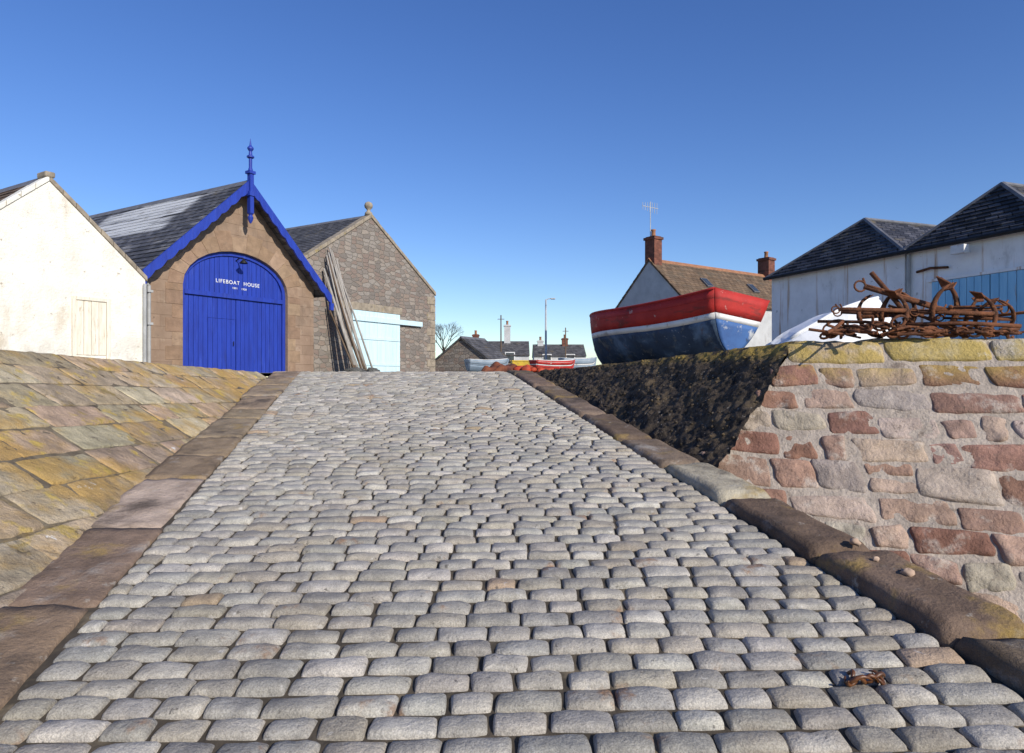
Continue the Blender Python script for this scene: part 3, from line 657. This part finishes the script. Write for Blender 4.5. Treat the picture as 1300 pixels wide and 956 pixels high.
mb=MB(); mb.tube([(0,0,0),(.05,0,H*.25),(0,0,H*.5)],[.16,.13,.1],7); mb.build('trunk',M['bark'],tr,smooth=True)
mb=MB()
def br(p,dv,l,r,k):
    e=p+dv*l; mb.tube([p,e],[r,r*.65],4,False)
    if k:
        for _ in range(3):
            nd=(dv+Vector((R.uniform(-.7,.7),R.uniform(-.7,.7),R.uniform(-.2,.5)))).normalized(); br(p.lerp(e,R.uniform(.6,1)),nd,l*.68,r*.55,k-1)
for k in range(6): br(Vector((0,0,H*.42)),Vector((R.uniform(-.7,.7),R.uniform(-.6,.6),.9)).normalized(),H*.24,.045,4)
mb.build('crown',M['bark'],tr)

# ------------------------------------------------------------------ boats
def boat(name,label,cat,loc,head,L,B,D,hull,stripe,band,rail,roll=0,pitch=0,tw=.62,group=None,fz=(.56,.65),stern=None,lift=0):
    rt=root(name,label,cat,loc,0,group); rt.rotation_euler=(Matrix.Rotation(head,3,'Z')@Matrix.Rotation(pitch,3,'Y')@Matrix.Rotation(roll,3,'X')).to_euler()
    n=32
    def hb(t): return B/2*((tw+(1-tw)*math.sin(min(t/.45,1)*PI/2)) if t<.45 else max(.012,1-((t-.45)/.55)**3.0))
    def kz(t): return D*(.16*max(0,1-t/.35)**1.5+ (.42*((t-.8)/.2)**2 if t>.8 else 0))
    def sz(t): return D*(.93+.34*(t-.38)**2+lift*max(0,1-t/.5)**2)
    def pt(t,q,sd):
        fl=min(1,abs(t-.4)/.4)*(.45 if t>.4 else .5)
        full=math.sqrt(max(0,1-(1-q)**2)); vee=q**.62
        y=sd*hb(t)*(full*(1-fl)+vee*fl); z=kz(t)+(sz(t)-kz(t))*q
        x=L*t-.05*L*.5*q*(1-t)**3+.05*L*(q-.5)*max(0,(t-.7)/.3)**2
        return Vector((x,y,z))
    def fin(mb,nm,mat,par):
        o=mb.build(nm,M[mat],par,smooth=True,recalc=False)
        bm=bmesh.new(); bm.from_mesh(o.data); bmesh.ops.remove_doubles(bm,verts=bm.verts,dist=.0005); bmesh.ops.recalc_face_normals(bm,faces=bm.faces); bm.to_mesh(o.data); bm.free()
        o.data.polygons.foreach_set('use_smooth',[True]*len(o.data.polygons))
        so=o.modifiers.new('solid','SOLIDIFY'); so.thickness=.03; so.offset=0
        return o
    ti=[None]
    def strip(qs,nm,mat,tmat,tnm):
        mb=MB(); K=len(qs)
        for sd in (1,-1): mb.grid(lambda a,b,sd=sd:pt(a,qs[min(K-1,int(round(b*(K-1))))],sd),n,K)
        fin(mb,nm,mat,rt)
        mb=MB()
        mb.grid(lambda a,b:pt(0,qs[min(K-1,int(round(b*(K-1))))],1-2*a)+Vector((-.004,0,0)),9,K)
        o=fin(mb,tnm,tmat,ti[0] or rt)
        if ti[0] is None: ti[0]=o
    strip([0,.015,.05,.1,.17,.25,.34,.44,fz[0]],'hull',hull,stern or hull,'transom'); strip([fz[0],fz[1]],'stripe',stripe,stripe,'transom_stripe'); strip([fz[1],.75,.87,1],'sheer_band',band,band,'transom_band')
    mb=MB(); r=.020*(L/4.4)**.5
    for sd in (1,-1):
        mb.tube([pt(i/(n-1),1,sd)+Vector((0,sd*.01,.005)) for i in range(n)],r,6)
        mb.tube([pt(i/(n-1),.86,sd)+Vector((0,sd*.012,0)) for i in range(n)],r*.5,6)
    mb.tube([pt(0,1,1),pt(0,1,-1)],r,6)
    mb.build('gunwale',M[rail],rt,smooth=True)
    mb=MB(); mb.tube([pt(i/20,0,1)*1-Vector((0,0,.03)) for i in range(21)]+[pt(1,q,1)+Vector((.02,0,0)) for q in (.2,.5,.8,1)],.035,6); mb.build('keel',M[hull],rt)
    for t in (.25,.55):
        mb=MB(); z=sz(t)-D*.2; mb.box(L*t-.12,L*t+.12,-hb(t)*.85,hb(t)*.85,z-.03,z); mb.build('thwart',M['wood'],rt)
    return rt
hd=math.atan2(.915,-.40)
boat('fishing_boat','red, white and blue wooden boat on the quay above the dark slope','boat',(3.42,10.72,1.81),hd,4.3,1.65,.97,'boatdark','boatwhite','red','red',roll=math.radians(8),tw=.66,stern='boatblue',fz=(.52,.62),lift=.13)
boat('rowing_boat','small red boat with a white stripe beyond the top of the slipway','boat',(.75,23,ZQ+.03),math.radians(35),1.7,.75,.45,'red','boatwhite','red','boatwhite')
boat('rowing_boat','small pale blue boat just left of the big red-banded boat','boat',(1.9,26,ZQ+.03),math.radians(20),1.4,.8,.6,'boatgrey','boatwhite','boatgrey','boatwhite')
boat('rowing_boat','pale blue boat between the low shed and the brown tarpaulin','boat',(-1.55,24,ZQ+.03),math.radians(25),1.5,.8,.5,'boatgrey','boatgrey','boatgrey','boatwhite')
mb=MB()
def tp(u,v):
    a=u*2*PI; r=(.75*(1-v)**.6+.001)*(1+.35*noise.noise(Vector((math.cos(a)*2,math.sin(a)*2,7))))
    x=-.2+r*math.cos(a); y=20+r*math.sin(a)*.8
    h=.26*v**.6+.26*max(0,noise.noise(Vector((x*3.1,y*3.1,2.3))))*min(1,v*3)
    return Vector((x,y,ZQ-.02+h))
mb.grid(tp,48,22); tag(mb.build('tarpaulin_pile',M['tarp'],smooth=False),'low untidy pile under a rust-brown tarpaulin at the top of the slipway','tarpaulin')
mb=MB()
for i in range(30):
    mb.lump((.75+R.uniform(-.65,.65),19.6+R.uniform(-.3,.3),ZQ+R.uniform(0,.15)),R.uniform(.05,.15),(1.3,1,.8),i,.7,8)
tag(mb.build('net_heap',M['redplastic'],smooth=True),'heap of orange-red netting and floats at the top of the slipway','netting')
for k in range(2):
    rt=root('fish_crate',['yellow plastic fish crate, lower of the two behind the small red boat','yellow plastic fish crate, upper of the two behind the small red boat'][k],'crate',(.36,25,ZQ-.01+k*.262),.15,'stacked yellow fish crates')
    mb=MB(); mb.box(-.38,.38,-.22,.22,0,.02); mb.build('base',M['yellow'],rt)
    mb=MB(); mb.box(-.38,.38,-.22,-.19,.021,.25); mb.box(-.38,.38,.19,.22,.021,.25); mb.box(-.38,-.35,-.189,.189,.021,.25); mb.box(.35,.38,-.189,.189,.021,.25); mb.build('sides',M['yellow'],rt)
    mb=MB(); mb.box(-.4,.4,-.24,-.221,.21,.255); mb.box(-.4,.4,.221,.24,.21,.255); mb.build('rim',M['yellow'],rt)

# white dinghy upturned: hard-chined pram
dg=root('dinghy','upturned white plastic dinghy between the red boat and the anchors','dinghy',(3.46,8.75,zT(8.8)))
mb=MB()
sec=[(-1,0),(-1,.12),(-.80,.62),(-.62,.70),(-.12,.98),(0,1.0),(.12,.98),(.62,.70),(.80,.62),(1,.12),(1,0)]
def dh_(t,i):
    y,z=sec[i]; hbm=.46*(1-.30*abs(2*t-1)**3); hh=.50*(1-.75*(1-t)**2)
    return Vector((1.36*t+.03*noise.noise(Vector((t*3,i,1))),y*hbm,z*hh+.02*noise.noise(Vector((t*4,i*.7,5)))))
ns=len(sec)
mb.grid(lambda a,b:dh_(a,int(round(b*(ns-1)))),12,ns)
for t in (0,1): mb.add([dh_(t,i) for i in range(ns)],[tuple(range(ns))])
mb.build('hull',M['gelcoat'],dg,smooth=False,recalc=True)
mb=MB(); mb.tube([dh_(i/11,0)+Vector((0,-.02,0)) for i in range(12)],.03,6); mb.tube([dh_(i/11,ns-1)+Vector((0,.02,0)) for i in range(12)],.03,6); mb.tube([dh_(1,0),dh_(1,ns-1)],.03,6); mb.build('rim',M['gelcoat'],dg,smooth=True)
mb=MB(); mb.tube([dh_(i/11,5)+Vector((0,0,.015)) for i in range(1,12)],.022,6); mb.build('keel',M['gelcoat'],dg,smooth=True)
dg.rotation_euler=(math.radians(22),math.radians(-12),math.radians(10))

# ------------------------------------------------------------------ anchors
def make_anchor(label):
    rt=root('anchor',label,'anchor',(0,0,0),0,'rusty anchors heaped on the harbour wall')
    mb=MB(); mb.tube([(0,0,0),(0,0,.5),(0,0,1.15)],[.042,.032,.024],8); mb.build('shank',M['rust'],rt,smooth=True)
    mb=MB(); pts=[]
    for i in range(13):
        a=math.radians(-72+12*i); pts.append((.42*math.sin(a),0,.40-.42*math.cos(a)))
    mb.tube(pts,[.014+.03*(1-abs(i-6)/6) for i in range(13)],8); mb.build('arms',M['rust'],rt,smooth=True)
    for sg in (-1,1):
        mb=MB(); a=math.radians(60)*sg; c=Vector((.40*math.sin(a),0,.40-.40*math.cos(a))); tv=Vector((math.cos(a)*sg,0,math.sin(a)*sg)); nv=Vector((-math.sin(a),0,math.cos(a)))
        out=[c-tv*.12,c+tv*-.02+Vector((0,.10,0)),c+tv*.14,c+tv*-.02-Vector((0,.10,0))]
        o2=[q+nv*.018 for q in out]
        mb.add(out+o2,[(0,1,2,3),(7,6,5,4),(0,4,5,1),(1,5,6,2),(2,6,7,3),(3,7,4,0)]); mb.build('fluke',M['rust'],rt)
    mb=MB(); mb.tube([(.05,.045,.25),(.055,.05,1.0),(.06,.06,1.12),(.14,.065,1.17)],[.015,.018,.015,.015],7); mb.lump((.05,.045,.24),.034,(1,1,1),1,.1,8); mb.build('stock',M['rust'],rt,smooth=True)
    mb=MB(); mb.tube([(.07*math.cos(2*PI*i/12),0,1.20+.07*math.sin(2*PI*i/12)) for i in range(13)],.013,6,False); mb.build('ring',M['rust'],rt,smooth=True)
    return rt
def dup(rt,label):
    r=rt.copy(); C.objects.link(r); r['label']=label
    for ch in rt.children:
        c=ch.copy(); C.objects.link(c); c.parent=r
    return r
zb=ZW+.03
gen='rusty iron anchor lying tangled in the heap on the harbour wall'
A=[ (1212,6.75,.0,(-.95,.1,.30),8,.78,'rusty anchor with its shank pointing up to the left above the heap'),
    (1185,6.65,.0,(.97,.15,.03),12,.66,gen),
    (1262,6.55,.0,(-.95,.2,.04),20,.58,gen),
    (1120,6.95,.0,(.95,.25,.05),14,.64,gen),
    (1092,6.95,.0,(.97,.05,.05),-16,.58,gen),
    (1285,6.6,.0,(-.9,.4,.05),-30,.5,'small rusty anchor lying at the right end of the heap'),
    (1160,7.1,.03,(-.9,.3,.06),-14,.6,gen),
    (1228,6.95,.0,(.75,.65,.05),20,.58,gen),
    (1150,6.7,.05,(-.95,.1,.02),18,.55,gen),
    (1240,6.75,.04,(.9,-.1,.10),35,.5,gen),
]
first=None
for px,d,lz,dv,tw_,sc,lab in A:
    if first is None: first=make_anchor(lab); o=first
    else: o=dup(first,lab)
    q=Vector(dv).normalized().to_track_quat('Z','X') @ Matrix.Rotation(math.radians(tw_),3,'Z').to_quaternion()
    mz=min((q@(v.co*sc)).z for ch in o.children for v in ch.data.vertices)
    o.location=((px-650)/F*d,d,zb+lz-mz)
    o.rotation_euler=q.to_euler(); o.scale=(sc,)*3
for a,b,r,lab in [((1106,346,6.95),(1166,420,6.75),.024,'rusty iron bar sticking up highest at the left of the anchor heap'),
   ((1150,412,6.7),(1296,414,6.45),.02,'long rusty bar lying flat out to the right of the heap'),
   ((1128,388,7.0),(1215,421,6.6),.015,'rusty iron bar slanting across the middle of the anchor heap'),
   ((1038,408,7.0),(1150,414,6.8),.016,'rusty iron rod along the left top of the anchor heap')]:
    p0,p1=P(*a),P(*b); mb=MB(); mid=p0.lerp(p1,.55)+Vector((0,0,.02)); mb.tube([p0,mid,p1],r,8)
    tag(mb.build('iron_bar',M['rust'],smooth=True),lab,'bar')
def chain(label,pts,n,sd):
    mb=MB()
    for i in range(n):
        t=i/n*(len(pts)-1); k=int(t); c=Vector(pts[k]).lerp(Vector(pts[k+1]),t-k); c+=Vector((.03*math.sin(i*.9+sd),.05*math.sin(i*.6),.015*math.sin(i*1.3)))
        dv=(Vector(pts[k+1])-Vector(pts[k])).normalized(); sv=dv.cross(Vector((0,0,1))).normalized() if i%2 else Vector((0,0,1))
        mb.tube([c+dv*.05*math.cos(2*PI*j/10)+sv*.03*math.sin(2*PI*j/10) for j in range(11)],.013,5,False)
    tag(mb.build('chain',M['rust'],smooth=True),label,'chain')
g=lambda px,d,z:((px-650)/F*d,d,zb+z)
chain('rusty chain draped over the left of the anchor heap',[g(1048,6.85,.03),g(1075,6.8,.08),g(1110,6.75,.12),g(1150,6.7,.08),g(1200,6.6,.03)],34,0)
chain('rusty chain coiled low along the right of the heap',[g(1130,6.65,.03),g(1180,6.6,.04),g(1240,6.5,.04),g(1285,6.45,.03)],28,2)
mb=MB()
for i in range(46):
    px=R.uniform(1045,1290); d=R.uniform(6.55,7.1); h=.14*max(0,1-abs(px-1150)/150)
    q=Vector(g(px,d,R.uniform(.03,.05+h))); dv=Vector((R.uniform(-1,1),R.uniform(-.6,.6),R.uniform(-.12,.12))).normalized()*R.uniform(.08,.24)
    if i%4==0:
        r_=R.uniform(.08,.14); a0=R.uniform(0,6); up=Vector((R.uniform(-.4,.4),R.uniform(-.4,.4),1)).normalized(); sx=dv.normalized(); sy=up.cross(sx).normalized()
        mb.tube([q+sx*r_*math.cos(a0+j*.4)+up*r_*.6*(math.sin(a0+j*.4)+.6) for j in range(10)],R.uniform(.010,.018),7)
    else: mb.tube([q-dv,q+Vector((0,0,R.uniform(-.02,.05))),q+dv],R.uniform(.009,.018),7)
o=mb.build('scrap_iron',M['rust']); tag(o,'loose rusty scrap rods and fittings among the anchors','scrap')

# ------------------------------------------------------------------ small litter
for i,(px,py,lab) in enumerate(((1112,689,'pale pebble lying on the right kerb, farther one'),(1182,729,'pale pebble lying on the right kerb, nearer one'),(1140,711,'tiny pale stone between two larger pebbles on the kerb'))):
    d=(1.6-.1)/((py-478)/F+SL); q=Vector(((px-650)/F*d-.12,d,slipz(d)+.045+.06*max(0,min(1,(7-d)/3)))); mb=MB(); mb.lump(q,(.03,.034,.018)[i],(1,1,.7),i,.6,12)
    tag(mb.build('pebble',M['shell'],smooth=True),lab,'pebble')
mb=MB()
for k in range(7):
    x=1.40+R.uniform(-.06,.06); y=2.74+R.uniform(-.03,.03); pts=[]
    a=R.uniform(0,2*PI)
    for j in range(9): pts.append((x+.013*j*math.cos(a+.2*j),y+.009*j*math.sin(a+.2*j),slipz(y)+.024+.018*math.sin(j*.8+k)))
    mb.tube(pts,[.003+.007*math.sin(PI*j/8) for j in range(9)],6)
tag(mb.build('kelp_scrap',M['kelp'],smooth=True),'scrap of brown kelp on the setts at bottom right','seaweed')

# ------------------------------------------------------------------ light, sky, camera
el=math.radians(28); az=math.radians(141)
Sd=Vector((math.sin(az)*math.cos(el),math.cos(az)*math.cos(el),math.sin(el)))
sun=bpy.data.lights.new('sun','SUN'); sun.energy=5.0; sun.angle=math.radians(.5); sun.color=(1,.94,.84)
so=bpy.data.objects.new('sun',sun); C.objects.link(so); so.rotation_euler=(-Sd).to_track_quat('-Z','Y').to_euler(); so.location=(20,-20,20)
wd=bpy.data.worlds.new('World'); scn.world=wd; wd.use_nodes=True; nt=wd.node_tree
bg=nt.nodes['Background']; sk=nt.nodes.new('ShaderNodeTexSky'); sk.sky_type='NISHITA'; sk.sun_disc=False; sk.sun_elevation=el; sk.sun_rotation=az
sk.air_density=1.0; sk.dust_density=.1; sk.ozone_density=4.0
hs=nt.nodes.new('ShaderNodeHueSaturation'); hs.inputs['Hue'].default_value=.515; hs.inputs['Saturation'].default_value=1.18; hs.inputs['Value'].default_value=1.0
nt.links.new(sk.outputs[0],hs.inputs['Color']); nt.links.new(hs.outputs[0],bg.inputs[0]); bg.inputs[1].default_value=.145
cam=bpy.data.cameras.new('camera'); cam.lens=24; cam.sensor_width=36; cam.clip_end=3000; cam.clip_start=.05
co=bpy.data.objects.new('camera',cam); C.objects.link(co); co.location=(0,0,CZ); co.rotation_euler=(PI/2,0,0); scn.camera=co
scn.view_settings.view_transform='Standard'; scn.view_settings.look='None'; scn.view_settings.exposure=0
